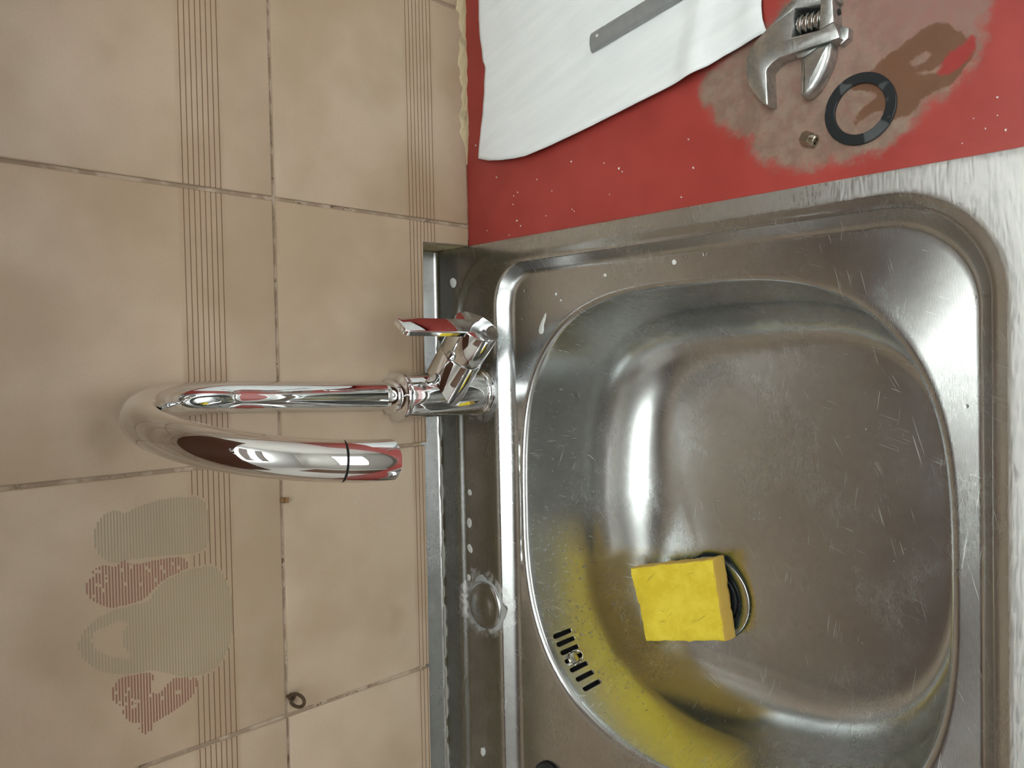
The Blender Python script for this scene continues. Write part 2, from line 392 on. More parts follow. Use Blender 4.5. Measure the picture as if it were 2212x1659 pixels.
for r in range(6):
    for cI in range(-4, 5):
        x0, z0 = cI*P, r*P+ (0.4 if r == 0 else 0)
        if r == 0 and cI <= 0:
            if cI == 0:
                me = tile_mesh('tile', [(G, 57), (60, 57.2), (120, 57), (183.6, 56), (184.2, 30), (184.8, 1.2), (P-G, 1.2), (P-G, P-G), (G, P-G)])
                ln = mesh_data('printed_lines', *strips([(G+.3, P-G-.3, z) for z in LINES if z > 57.6]+[(184.4, P-G-.3, z) for z in LINES if z <= 57.6]), M_LINE, smooth=False)
            else:
                e = 59+(-cI-1)*1.2
                me = tile_mesh('tile', [(G, e+1), (70, e+.4), (140, e+.6), (P-G, e), (P-G, P-G), (G, P-G)])
                ln = mesh_data('printed_lines', *strips([(G+.3, P-G-.3, z) for z in LINES if z > e+1.5]), M_LINE, smooth=False)
        elif r == 0:
            me = tile_mesh('tile', [(G, 1.4), (P-G, 1.4), (P-G, P-G), (G, P-G)]); ln = line_full
        elif r == 1 and cI == -1:
            me = full; sg = []
            for z in LINES:
                s = [(G+.3, P-G-.3)]
                for q in allm: s = sub(s, [(a-1.2, b+1.2) for a, b in clip(q, z)])
                sg += [(a, b, z) for a, b in s]
            ln = mesh_data('printed_lines', *strips(sg), M_LINE, smooth=False)
        else: me, ln = full, line_full
        tl = link('tile', me, wall, (x0, random.uniform(-.25, .25), z0), (random.uniform(-.0012, .0012), 0, random.uniform(-.0012, .0012)))
        link('printed_lines', ln, tl)
        if r == 1 and cI == -1:
            zz = np.arange(38, 160, 2.02)
            for q, m, cut, nm in ((JARA, M_OLIVE, None, 'printed_jar'), (POTB, M_RED, None, 'printed_pot'), (JUGC, M_OLIVE, HOLE, 'printed_jug'), (POTD, M_RED, None, 'printed_pot'), (FLOW, M_RED, None, 'printed_flower')):
                sg = []
                for z in zz:
                    s = clip(smooth_closed(q, 1), z)
                    if cut: s = sub(s, clip(cut, z))
                    if m is M_RED:                 # the print breaks up into dots near its upper end
                        top = max(p[1] for p in q); k = []
                        if top-z < 16 or nm == 'printed_flower':
                            for j in range(2): 
                                c0 = random.uniform(-1, 1)*10+sum(p[0] for p in q)/len(q); k.append((c0-1.1, c0+1.1))
                        elif random.random() < .3:
                            c0 = random.uniform(-8, 8)+sum(p[0] for p in q)/len(q); k.append((c0-1.3, c0+1.3))
                        s = sub(s, k)
                    sg += [(a+random.uniform(-.3, .3), b+random.uniform(-.3, .3), z) for a, b in s]
                link(nm, mesh_data(nm, *strips(sg, 1.08 if m is M_RED else 1.15, -.10), m, smooth=False), tl)

# yellowed sealant between wall tiles and worktop
V = []; n = 14; xs = np.arange(262, 700, 3.0)
for i, x in enumerate(xs):
    k = min(1, (x-258)/30)
    r_ = (3.4+.7*math.sin(x*.11)+.5*math.sin(x*.37+1)+random.uniform(-.3, .3))*k+.3
    for j in range(n):
        a = math.pi/2*j/(n-1); V.append((x, 1.2-r_*.75*math.cos(a)*(1+.08*math.sin(x*.3+j)), r_*2.3*math.sin(a)+.0))
struct(obj('trim_1', V, grid_faces(len(xs), n), M_YSEAL))

# ------------------------------------------------------------------ worktop
STAIN = [(273, -255), (263, -257), (254, -262), (245, -268), (236, -278), (231, -290), (228, -297), (215, -297), (209, -306), (202, -319), (199, -335), (199, -349), (198, -364), (200, -374), (203, -387), (209, -395), (216, -404), (225, -409), (227, -420), (238, -432), (245, -436), (256, -435), (266, -441), (277, -436), (297, -405), (319, -369), (312, -330), (289, -307), (287, -281)]
WET = [(217, -364), (218, -369), (222, -377), (223, -383), (217, -386), (215, -393), (217, -402), (225, -406), (227, -417), (229, -424), (233, -428), (244, -435), (248, -435), (256, -428), (264, -421), (266, -416), (266, -408), (259, -396), (254, -383), (249, -378), (248, -374), (243, -364), (239, -365), (238, -373), (232, -383), (228, -371)]
DRY = [[(248, -399), (252, -409), (250, -412), (246, -409), (243, -402)], [(240, -403), (240, -412), (241, -420), (238, -420), (237, -412)], [(216, -367), (222, -376), (222, -383), (218, -382), (216, -376)]]
BARE = [(235, -413), (241, -418), (246, -420), (248, -426), (255, -434), (248, -436), (240, -432), (235, -424)]
gx = np.concatenate([np.arange(184.6, 340, 1.5), np.arange(340, 700, 20), [1200, 1690]]); gy = np.concatenate([[-620, -560, -520], np.arange(-500, -230, 1.5), np.arange(-230, 8, 8), [7.5]])
XX, YY = np.meshgrid(gx, gy, indexing='ij')
V = [(x, y, 0) for x, y in zip(XX.ravel(), YY.ravel())]; F = grid_faces(len(gx), len(gy))
nt = len(V)
V, F = merge((V, F), box(184.6, 1690, -620, 7.5, -32, -.05), box(-1690, 184.6, -620, -486, -32, 0), box(-1690, -455, -486, 50, -32, 0))
ct = obj('worktop', V, F, M_LAM, smooth=False)
prop(ct, 'red laminate worktop with a brownish dried stain, right of the steel sink', 'worktop')
px, py = XX.ravel(), YY.ravel(); far = np.full(len(V)-nt, 99.0)
dry = np.minimum.reduce([sdf_poly(px, py, d) for d in DRY])
for nm, arr in (('stain', sdf_poly(px, py, smooth_closed(STAIN))), ('wet', sdf_poly(px, py, smooth_closed(WET))), ('dry', dry), ('bare', sdf_poly(px, py, smooth_closed(BARE))), ('warm', np.clip((-330-py)/90, 0, 1)*np.clip((px-235)/40, 0, 1))):
    a = ct.data.attributes.new(nm, 'FLOAT', 'POINT'); a.data.foreach_set('value', np.concatenate([arr, far if nm != 'warm' else far*0]).astype(np.float32))

# ------------------------------------------------------------------ sink
CX, CY = -64.0, -234.5; NT_ = 520
th = np.linspace(0, 2*np.pi, NT_, endpoint=False)
# put more samples into the corner directions
th = th+0.0
ux, uy = np.cos(th), np.sin(th)
def rrect(x0, x1, y0, y1, rbr, rfr, rbl=30, rfl=30):
    """distance from bowl centre to a rounded rectangle along every direction"""
    def sd(px, py):
        cx, cy = (x0+x1)/2, (y0+y1)/2; hx, hy = (x1-x0)/2, (y1-y0)/2
        qx, qy = px-cx, py-cy
        r = np.where(qx > 0, np.where(qy > 0, rbr, rfr), np.where(qy > 0, rbl, rfl))
        ax, ay = np.abs(qx)-hx+r, np.abs(qy)-hy+r
        return np.minimum(np.maximum(ax, ay), 0)+np.hypot(np.maximum(ax, 0), np.maximum(ay, 0))-r
    lo, hi = np.zeros(NT_), np.full(NT_, 900.0)
    for _ in range(50):
        m = (lo+hi)/2; ins = sd(CX+ux*m, CY+uy*m) < 0; lo = np.where(ins, m, lo); hi = np.where(ins, hi, m)
    return lo
blend = lambda a: (1+np.tanh(a*4))/2
EXPN = 3.05-.40*blend(-ux)*blend(uy)
def supel(s):
    a, b = 192.0-s, 180.0-s
    return (np.abs(ux)/a)**EXPN+(np.abs(uy)/b)**EXPN
def bowl_r(s): return supel(s)**(-1/EXPN)
outer = rrect(-455, 185, -489, 49, 2.5, 12); outer1 = rrect(-454, 184, -488, 48, 2, 11)
c1o = rrect(-430, 174, -453, 23, 58, 68); c1i = rrect(-417, 163, -443, 14.6, 51, 60)
c2o = rrect(-416, 163, -442, -31, 36, 59); c2i = rrect(-404, 151, -432, -48.5, 24, 52)
rings = []
def add(r, z): rings.append((r, np.full(NT_, float(z)) if np.isscalar(z) else z))
def trans(a, b, za, zb, n, ease=True):
    for i in range(1, n+1):
        k = i/n; e = .5-.5*math.cos(math.pi*k) if ease else k
        add(a+(b-a)*k, za+(zb-za)*e)
add(outer, .1); add((outer*2+outer1)/3, .95); add(outer1, 1.3)
trans(outer1, c1o, 1.3, 1.3, 5, False)
trans(c1o, c1i, 1.3, -2.4, 9); trans(c1i, c2o, -2.4, -2.6, 6, False)
# crisp outer edge, then a sloping wall with a soft inner fillet
for i in range(1, 15):
    k = i/14; fk = 4/3*k if k < .5 else 2/3+4/3*((k-.5)-(k-.5)**2)
    add(c2o+(c2i-c2o)*k, -2.6-(9.4+3.2*(1+np.tanh((-uy-.40)*5))/2)*fk)
lipo = bowl_r(-6.0)
ffl = (1+np.tanh((-uy-.40)*5))/2; zc = -12.0-3.2*ffl; zl = -12.9+ffl*(-3.2+.115*(c2i-bowl_r(-6.0)))
trans(c2i, lipo, zc, zl, 14, False)
for i in range(1, 9):
    a = math.pi/2*.90*i/8; add(bowl_r(-6+6*math.sin(a)), zl-6*(1-math.cos(a)))
# wall, fillet, floor
bl2 = lambda a: (1+np.tanh(a*2.6))/2
fb = bl2(uy-.35)*bl2(.50+.12*np.tanh(ux*3)-np.abs(ux)); ff = (1+np.tanh((-uy-.35)*2.2))/2           # 1 along the back wall
s_w, s_f = 12+2*fb-3*ff, 56+34*fb-22*ff
zs, zw, zf = zl-6*(1-math.cos(math.pi/2*.9)), -84.0, -139.0
zs_b = -12.9-6*(1-math.cos(math.pi/2*.9))
def bowl_rv(s):
    a, b = 192.0-s, 180.0-s; e = EXPN+np.clip(np.asarray(s)/46, 0, 1)*.9*blend(-ux)*blend(uy)
    return ((np.abs(ux)/a)**e+(np.abs(uy)/b)**e)**(-1/e)
for i in range(1, 15): 
    k = i/14; add(bowl_rv(s_w*(k**1.15)), zs+(zw-zs)*k)
for i in range(1, 17):
    a = math.pi/2*i/16; e = 1-math.cos(a)
    # start along the wall slope, end level
    add(bowl_rv(s_w+(s_f-s_w)*(e*.88+.12*i/16)), zw+(zf-zw)*math.sin(a))
ring_pts = [[(CX+ux[k]*r[k], CY+uy[k]*r[k], z[k]) for k in range(NT_)] for r, z in rings]
DX, DY, DR = -152.0, -173.0, 38.6
last = ring_pts[-1]
dth = np.array([math.atan2(p[1]-DY, p[0]-DX) for p in last])
for i in range(1, 25):
    k = i/24; q = []
    for j in range(NT_):
        ex, ey = DX+DR*math.cos(dth[j]), DY+DR*math.sin(dth[j])
        q.append((last[j][0]*(1-k)+ex*k, last[j][1]*(1-k)+ey*k, -139-.8*k))
    ring_pts.append(q)
for i in range(len(rings)-1, len(ring_pts)-1):
    A_, B_ = np.array(ring_pts[i]), np.array(ring_pts[i+1]); e1 = np.roll(A_, -1, 0)-A_; e2 = B_-A_
    cr2 = e1[:, 0]*e2[:, 1]-e1[:, 1]*e2[:, 0]
    if cr2.min() < 0: print('FOLD', i, cr2.min(), (cr2 < 0).sum(), A_[cr2.argmin()])
for rr, z in ((38.2, -140.4), (37.8, -141.8)):
    ring_pts.append([(DX+rr*math.cos(a), DY+rr*math.sin(a), z) for a in dth])
V = [p for r in ring_pts for p in r]
sink = obj('kitchen_sink', V, grid_faces(len(ring_pts), NT_, closed_v=True), M_STEEL, sharp=60)
prop(sink, 'stainless steel kitchen sink with one rounded bowl set into the red worktop', 'sink')
sink_me = sink.data
for p in sink_me.polygons: pass
# upstand at the back of the sink, with a bead of sealant along its foot
V = []; xs = np.linspace(-452, 183.5, 60)
prof = [(45.5, 1.35), (47.0, 1.7), (48.4, 3.2), (49.0, 5.5), (49.3, 30), (50.6, 31), (51.5, 30)]
for x in xs: V += [(x, y+ .25*math.sin(x*.02), z) for y, z in prof]
obj('upstand', V, grid_faces(len(xs), len(prof)), M_STEEL2, sink)
V = []; xs = np.arange(-452, 100, 4.0); nb = 8
for x in xs:
    r_ = 1.7+.5*math.sin(x*.09)+.4*math.sin(x*.31)+random.uniform(-.2, .2)
    V += [(x, 48.6-r_*1.3*math.cos(a), 1.3+r_*1.1*math.sin(a)) for a in np.linspace(0, math.pi/2, nb)]
obj('sealant_bead', V, grid_faces(len(xs), nb), M_SEAL, sink)

# overflow slots: cut through the bowl wall
def bowl_point(x, z):
    """point and inward normal on the back wall of the bowl at given x, z (mm)"""
    best = None
    def surf(a, z_):
        c_, s_ = math.cos(a), math.sin(a); k = max(0, (z_-zs_b)/(zw-zs_b))
        B = lambda q: (1+math.tanh(q*4))/2
        s = (12+2*(1+math.tanh((s_-.35)*2.6))/2*(1+math.tanh((.50+.12*math.tanh(c_*3)-abs(c_))*2.6))/2-3*(1+math.tanh((-s_-.35)*2.2))/2)*(k**1.15); e = 3.05+(min(1, max(0, s/46))*.9-.40)*B(-c_)*B(s_)
        r = ((abs(c_)/(192-s))**e+(abs(s_)/(180-s))**e)**(-1/e)
        return Vector((CX+c_*r, CY+s_*r, z_))
    lo, hi = math.pi/2*.2, math.pi*.98
    for _ in range(60):
        m = (lo+hi)/2
        if surf(m, z).x > x: lo = m
        else: hi = m
    a = lo; p = surf(a, z); ta = (surf(a+.01, z)-p).normalized(); tz = (surf(a, z-2)-p).normalized()
    n_ = ta.cross(tz).normalized()
    if n_.dot(Vector((CX, CY, p.z))-p) < 0: n_ = -n_
    return p, n_, ta, tz
SL = [(-181+i*-6.75) for i in range(7)]
cutV, cutF = [], []; slots = []
for i, x in enumerate(SL):
    p, n_, ta, tz = bowl_point(x, -36.5-i*.4)
    slots.append((p, n_, ta, tz)); L_, W_ = 9.4, 2.3
    out = []
    for k in range(20):
        a = 2*math.pi*k/20; cx, cy = W_*math.cos(a), W_*math.sin(a)+(L_ if math.sin(a) > 0 else -L_)
        out.append((cx, cy))
    n0 = len(cutV)
    for dpt in (6, -6): cutV += [tuple(p+ta*a+tz*b+n_*dpt) for a, b in out]
    cutF += [tuple(n0+k for k in range(20)), tuple(n0+20+k for k in range(20))]+[(n0+k, n0+(k+1) % 20, n0+20+(k+1) % 20, n0+20+k) for k in range(20)]
cut_me = mesh_data('slot_cutter', cutV, cutF, None, smooth=False); cut_o = link('slot_cutter', cut_me)
bpy.data.objects.remove(cut_o)
bm = bmesh.new(); bm.from_mesh(sink_me)
for p, n_, ta, tz in slots:
    out = [(2.25*math.cos(math.pi*k/6), 2.25*math.sin(math.pi*k/6)+(9.4 if k < 7 else -9.4)) for k in range(12)]
    out = [(2.25, 9.4)]+out[1:6]+[(-2.25, 9.4), (-2.25, -9.4)]+out[7:12]+[(2.25, -9.4)]
    out = [q for i, q in enumerate(out) if i == 0 or math.hypot(q[0]-out[i-1][0], q[1]-out[i-1][1]) > .05]
    pm = p*S
    for i in range(len(out)):
        a_, b_ = out[i], out[(i+1) % len(out)]
        pa = (p+ta*a_[0]+tz*a_[1])*S; ed = (ta*(b_[0]-a_[0])+tz*(b_[1]-a_[1])).normalized()
        fs = [f for f in bm.faces if (f.calc_center_median()-pm).length < 0.0155]
        ge = set(fs)
        for f in fs: ge.update(f.edges); ge.update(f.verts)
        bmesh.ops.bisect_plane(bm, geom=list(ge), dist=1e-7, plane_co=pa, plane_no=ed.cross(n_))
    kill = []
    for f in bm.faces:
        c_ = f.calc_center_median()-pm
        if c_.length > 0.0155: continue
        x, y = c_.dot(ta)/S, c_.dot(tz)/S
        if math.hypot(x, max(0, abs(y)-9.4)) < 2.2: kill.append(f)
    bmesh.ops.delete(bm, geom=kill, context='FACES')
bm.to_mesh(sink_me); bm.free(); sink_me.shade_smooth(); sink_me.set_sharp_from_angle(angle=math.radians(60))
for i, (p, n_, ta, tz) in enumerate(slots):              # dark overflow chamber behind and rolled rim of each slot
    path = [p+ta*(2.35*math.cos(a))+tz*(2.35*math.sin(a)+(9.4 if math.sin(a) > 0 else -9.4))-n_*.25 for a in np.linspace(0, 2*math.pi, 25)]
    obj('overflow_slot', *tube(path, .38, 8, cap=False), M_BRIGHT, sink)
pm, nm2, ta, tz = slots[3]
back = []
for i in range(-1, 8):
    p, n_, ta_, tz_ = bowl_point(SL[0]-6.75*i+0, -37.5-i*.4)
    back += [tuple(p-n_*9+tz_*16), tuple(p-n_*9-tz_*16)]
obj('overflow_chamber', back, grid_faces(9, 2), M_DARK, sink)
p = pm-tz*3.0
obj('overflow_screw', *merge(lathe([(0, 5.0), (3.0, 4.9), (4.6, 4.4), (5.2, 3.2), (5.2, -1.0), (0, -1.0)], p, nm2, 28), lathe([(5.6, .0), (5.6, .7), (4.6, 1.0), (0, 1.0)], p+tz*2.2, nm2, 28)), M_BRASS, sink)
hk = [p+tz*(3+8*math.sin(a))+ta*(5.6*math.cos(a))+nm2*(2.2+1.4*math.sin(a)) for a in np.linspace(-.1, math.pi+.1, 18)]
obj('overflow_hook', *tube(hk, .9, 10), M_BRIGHT, sink)
# drain: flange ring, cup and black strainer
obj('drain_ring', *lathe([(38.3, -141.4), (38.0, -140.3), (37.4, -140.05), (31, -140.7), (27, -141.5), (25.8, -143), (25.4, -145), (25.4, -158), (0.01, -158)], (DX, DY, 0), (0, 0, 1), 72, 1.0, False), M_STEEL2, sink, sharp=60)
V1 = lathe([(24.4, -151), (24.8, -143.6), (24.2, -142.6), (22.5, -142.5), (12, -145.0), (8, -145.6), (6.0, -144.8), (5, -142.2), (3.4, -141.4), (0, -141.2)], (0, 0, 0), (0, 0, 1), 56)
st = empty('drain_strainer', (DX, DY, -148.8), 'round black plastic strainer in the drain, half hidden under the yellow sponge', 'strainer')
obj('strainer_disc', [(x, y, z+151) for x, y, z in V1[0]], V1[1], M_BLACK, st)
for k in range(10):
    a = 2*math.pi*k/10+.2; x, y = 16.5*math.cos(a), 16.5*math.sin(a)
    pth = [(x+2.4*math.cos(b), y+2.4*math.sin(b), 7.25) for b in np.linspace(0, 2*math.pi, 17)]
    obj('strainer_hole', *merge(tube(pth, .55, 8, cap=False), lathe([(2.2, 6.6), (2.2, 7.05), (0, 7.05)], (x, y, 0), (0, 0, 1), 16)), M_DARK, st)

# blanking cover over the spare tap hole
cv = empty('tap_hole_cover', (-160, -9.2, -2.2), 'domed round steel cover over the spare tap hole, ringed with limescale', 'cover')
obj('dome', *lathe([(22.4, 0), (22.8, 1.2), (21.8, 2.4), (19, 3.6), (17.6, 3.2), (12, 5.2), (6, 6.4), (0, 6.8)], (0, 0, 0), (0, 0, 1), 64), M_STEEL2, cv, sharp=60)
V = []; n = 80
for k in range(n):
    a = 2*math.pi*k/n; w1 = 25.6+2.3*math.sin(3*a+1)+1.6*math.sin(7*a)+random.uniform(-.7, .7)
    V += [(22.3*math.cos(a), 22.3*math.sin(a), .9), ((22.3+w1)/2*math.cos(a), min((22.3+w1)/2*math.sin(a), 22.6), .7), (w1*math.cos(a), min(w1*math.sin(a), 22.9), .15)]
obj('limescale_ring', V, grid_faces(n, 3, closed_u=True), M_LIMEP, cv)

# ------------------------------------------------------------------ kitchen tap
TX, TY, TZ = 45.0, -8.3, -2.1
tap = empty('kitchen_tap', (TX, TY, TZ), 'tall polished chrome kitchen tap with a hooked swan neck and side lever', 'tap')
rel = lambda v: [(x-TX, y-TY, z-TZ) for x, y, z in v]
def tp(name, vf, parent=tap, m=M_CHROME, sharp=40): return obj(name, rel(vf[0]), vf[1], m, parent, sharp=sharp)
BR = 20.5
tp('base_flange', lathe([(22.2, TZ), (22.6, TZ+1.2), (22.5, TZ+3.0), (21.6, TZ+3.6), (21.6, TZ+4.6), (22.6, TZ+5.4), (22.6, TZ+7.4), (21.8, TZ+8.4), (BR, TZ+9)], (TX, TY, 0)))
tp('body', lathe([(BR, TZ+6), (BR, 92), (BR-.6, 93), (15, 93.2)], (TX, TY, 0), (0, 0, 1), 160))
tp('collar', lathe([(14, 93.0), (21.0, 93.2), (21.8, 94.0), (22.0, 96.2), (21.2, 98.4), (19, 99.6), (16.2, 100.4), (15.2, 101.4), (15.4, 104.0), (14.6, 105.4), (12.6, 106)], (TX, TY, 0)))
# swan neck
LX, LY, Z1, RR, PHI, DIA = .0370, .0267, 239.35, 97.44, -1.7471, 24.23
def neck(h, z): return (TX+h*math.cos(PHI)+LX*(z-90), -4+h*math.sin(PHI)+LY*(z-90), z)
path = [neck(0, z) for z in np.linspace(96, Z1, 14)]+[neck(RR*(1-math.cos(a)), Z1+RR*math.sin(a)) for a in np.linspace(0, math.pi, 64)[1:]]
end = [neck(2*RR, Z1-s) for s in (1, )]
# the last stretch is the aerator
L = [Vector(p) for p in path]; cutlen = 29; acc = 0; k = len(L)-1
while acc < cutlen: acc += (L[k]-L[k-1]).length; k -= 1
tp('spout', tube(path[:k+1], DIA/2, 48))
ap = path[k:]+end
d0 = (Vector(ap[1])-Vector(ap[0])).normalized()
ae = tube([tuple(Vector(ap[0])-d0*1.0)]+[ap[0]]+[tuple(Vector(ap[0])+d0*.5), tuple(Vector(ap[0])+d0*1.1)]+ap[1:]+[ap[-1]], [DIA/2-.9, DIA/2-.9, DIA/2-.9, DIA/2+.05]+[DIA/2+.1]*(len(ap)-2)+[DIA/2+.1, DIA/2-.9], 48)
aer = tp('aerator', ae)
p0 = Vector(ap[0])+d0*.2; tp('seam', tube([tuple(p0), tuple(p0+d0*.35)], DIA/2-.10, 48), m=M_DARK)
e = Vector(end[0]); tp('aerator_screen', lathe([(9.6, 1.5), (9.6, -.4), (0, -.6)], tuple(e), (0, 0, 1), 40), m=M_BLACK)
# side branch with the lever
az, el = math.radians(-42), math.radians(.5)
d = Vector((math.cos(el)*math.cos(az), math.cos(el)*math.sin(az), math.sin(el))); b0 = Vector((TX, TY, 48)); BL = 80
tp('branch', lathe([(BR-.35, 0), (BR-.35, 47), (BR-.8, 47.8), (18, 48)], tuple(b0), tuple(d), 160))
hubv = lathe([(18, 48.0), (BR-.6, 48.6), (BR, 49.4), (BR, BL-1.2), (BR-.4, BL-.3), (BR-1.2, BL), (0, BL)], tuple(b0), tuple(d), 160)
lev = tp('lever', hubv)
# lever blade: a flat bar, upright, across the end of the hub
E_ = b0+d*(BL-2.35); nh = Vector((math.cos(az), math.sin(az), 0)); wv = Vector((-math.sin(az), math.cos(az), 0)); upv = Vector((0, 0, 1))
out = [(-9.5, -6), (9.5, -6), (9.3, 30), (9.0, 78), (8.0, 81.5), (6.0, 82.5), (-6.0, 81.2), (-8.2, 80), (-9.2, 77), (-9.4, 30)]
V, F = prism(out, -2.3, 2.4, 1.1, 'z', 3)
V = [tuple(E_+wv*x+upv*y+nh*z) for x, y, z in V]
obj('lever_blade', rel(V), F, M_CHROME, lev, sharp=40)

# ------------------------------------------------------------------ sponge lying over the drain
sp = empty('sponge', (-154, -152, -138.6), 'yellow washing sponge lying in the sink bowl over the drain', 'sponge')
quad = [(-126.0, -110.0), (-107.3, -191.0), (-179.5, -201.5), (-194.0, -125.5)]
def sheet(q, z0, z1, nu=34, nv=26, amp=.8, rnd=2.2, tilt=0):
    """rounded slab over a quad: closed shell of rings from bottom to top"""
    V = []; N = 2*(nu+nv)
    def edge(k):
        if k < nu: t_ = k/nu; a, b = q[0], q[1]
        elif k < nu+nv: t_ = (k-nu)/nv; a, b = q[1], q[2]
        elif k < 2*nu+nv: t_ = (k-nu-nv)/nu; a, b = q[2], q[3]
        else: t_ = (k-2*nu-nv)/nv; a, b = q[3], q[0]
        return a[0]+(b[0]-a[0])*t_, a[1]+(b[1]-a[1])*t_
    cx = sum(p[0] for p in q)/4; cy = sum(p[1] for p in q)/4
    jit = [random.uniform(-amp, amp)*.6+amp*.7*math.sin(k*.9)+amp*.5*math.sin(k*.31) for k in range(N)]
    lv = [(rnd, z0), (0, z0+rnd*.6)]+[(0, z0+(z1-z0)*k/5) for k in (1, 2, 3, 4)]+[(0.2, z1-rnd), (rnd*.35, z1-rnd*.3), (rnd, z1), (14, z1+.4), (24, z1+.3)]
    for li, (s, z) in enumerate(lv):
        for k in range(N):
            x, y = edge(k); dx, dy = cx-x, cy-y; L_ = math.hypot(dx, dy); s2 = s+jit[k]*(.6+.4*math.sin(li*1.3+k))
            hump = .5*math.sin(x*.13+1)*math.cos(y*.11) if z >= z1-rnd else 0
            X_, Y_ = x+dx/L_*s2, y+dy/L_*s2
            V.append((X_+154, Y_+152, z+138.6+hump+15.0*max(0, (Y_+196)/80)))   # its back edge rides up on the curve of the bowl
    f = grid_faces(len(lv), N, closed_v=True); f.append(tuple(range(N))); f.append(tuple((len(lv)-1)*N+k for k in range(N)))
    return V, f
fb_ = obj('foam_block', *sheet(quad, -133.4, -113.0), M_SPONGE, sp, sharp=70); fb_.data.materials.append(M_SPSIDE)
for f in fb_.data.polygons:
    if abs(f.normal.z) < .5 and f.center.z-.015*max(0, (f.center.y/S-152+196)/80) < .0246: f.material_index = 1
obj('scouring_pad', *sheet([(x*.90-154*.10, y*.90-154*.10) for x, y in quad], -138.6, -133.4, amp=.5, rnd=.8), M_PAD, sp, sharp=70)

# ------------------------------------------------------------------ packing foam sheet, grey bar
def coons(b0, b1, l0, l1, nu, nv):
    def samp(pl, n):
        pl = np.array(pl, float); s = np.r_[0, np.cumsum(np.linalg.norm(np.diff(pl, axis=0), axis=1))]; t_ = np.linspace(0, s[-1], n)
        return np.stack([np.interp(t_, s, pl[:, i]) for i in range(pl.shape[1])], 1)
    B0, B1, L0, L1 = samp(b0, nu), samp(b1, nu), samp(l0, nv), samp(l1, nv); out = np.zeros((nu, nv, B0.shape[1]))
    for i in range(nu):
        for j in range(nv):
            u, v = i/(nu-1), j/(nv-1)
            out[i, j] = (1-v)*B0[i]+v*B1[i]+(1-u)*L0[j]+u*L1[j]-((1-u)*(1-v)*B0[0]+u*(1-v)*B0[-1]+(1-u)*v*B1[0]+u*v*B1[-1])
    return out
low = [(263.5, -19.2), (258.5, -34), (255, -52), (253, -70), (252.5, -84), (255, -110), (259.9, -145.3), (264.5, -175), (268.9, -201.5), (273, -228), (276.8, -251.3), (280, -266), (284.2, -279.9), (288.5, -298), (291, -311)]
top_ = [(520, -24), (520, -160), (520, -300)]
lef = [(263.5, -19.2), (300, -23), (347, -29), (352, -26), (380, -21.5), (410, -22), (520, -24)]
rig = [(291, -311), (300, -308), (313, -306), (340, -309), (520, -300)]
nu, nv = 110, 70
G_ = coons(low, top_, lef, rig, nu, nv)
V = []
for i in range(nu):
    for j in range(nv):
        x, y = G_[i, j]; v = j/(nv-1); u = i/(nu-1)
        dlow = v*245
        lift = 6.5*math.exp(-(dlow/26)**2)*(1-math.exp(-(u/.06)**2)*.65)*(1-.35*math.exp(-((u-.95)/.08)**2))
        rip = .55*math.sin(y*.05+x*.10)+.35*math.sin(x*.31+y*.04)+.25*math.sin(y*.17-x*.05)
        crease = 3.2*math.exp(-((u-.80-.10*v)/.035)**2)*math.exp(-(dlow/90)**2)+2.6*math.exp(-((u-.97)/.03)**2)*math.exp(-((dlow-18)/20)**2)
        V.append((x, y, max(.25, 1.0+lift+rip*.55*(.4+.6*min(1, dlow/40)))+crease))
sheet_o = obj('packing_foam_sheet', V, grid_faces(nu, nv), M_FOAM, sharp=80)
prop(sheet_o, 'crumpled white packing foam sheet spread on the red worktop by the wall', 'packing sheet')
so = sheet_o.modifiers.new('thickness', 'SOLIDIFY'); so.thickness = .0010; so.offset = 1

bar = empty('grey_bar', (329, -160, 2.4), 'dull grey half-round bar lying on the white foam sheet', 'bar')
a0 = Vector((329.8, -159.2, 0)); dv = Vector((.195, -.981, 0)).normalized(); dv = Vector((338.5-326.0, -229.0+159.0, 0)).normalized(); sv = Vector((-dv.y, dv.x, 0))
dv = Vector(((345.6+335.2)/2-329.5, (-211.2-242.4)/2+160.0, 0)).normalized(); sv = Vector((dv.y, -dv.x, 0)).normalized()
if sv.x > 0: sv = -sv            # sv points to -x (nearer the sink)
prof = [(-7.6, 0), (-7.9, 1.6), (-6.6, 3.6), (-4.2, 5.0), (-1, 5.5), (2.8, 5.0), (4.6, 4.0), (5.4, 3.9), (7.0, 2.6), (7.6, 1.2), (7.4, 0)]
V = []
for s in (0, .8, 12, 13, 14.5, 15.5, 60, 150, 320):
    for q, z in prof:
        sk = (7.9+q)*-.22 if s < 5 else 0       # the end is cut slightly askew
        zz = z*(.86 if s == 0 else 1.0)-(.5 if s in (13, 14.5) and q < -4 else 0)
        V.append(tuple(a0+dv*(s+sk)+sv*q+Vector((0, 0, zz))))
V = [(x-329, y+160, z) for x, y, z in V]; n = len(prof)
obj('bar_profile', V, grid_faces(9, n, closed_v=True)+[tuple(range(n)), tuple(8*n+k for k in range(n))], M_BAR, bar, sharp=30)
obj('punched_dot', *lathe([(1.3, 0), (1.3, .4), (.9, .7), (0, .8)], tuple(a0+dv*7+sv*-1+Vector((-329, 160, 5.2))), (0, 0, 1), 20), M_WHITE, bar)

# ------------------------------------------------------------------ adjustable wrench
wr = empty('adjustable_wrench', (285, -335, 0), 'worn steel adjustable wrench lying open-jawed on the stained red worktop', 'wrench')
wrel = lambda v: [(x-285, y+335, z) for x, y, z in v]
def wp(name, vf, parent=wr, m=M_WRENCH, sharp=40): return obj(name, wrel(vf[0]), vf[1], m, parent, sharp=sharp)
ZT = 13.0
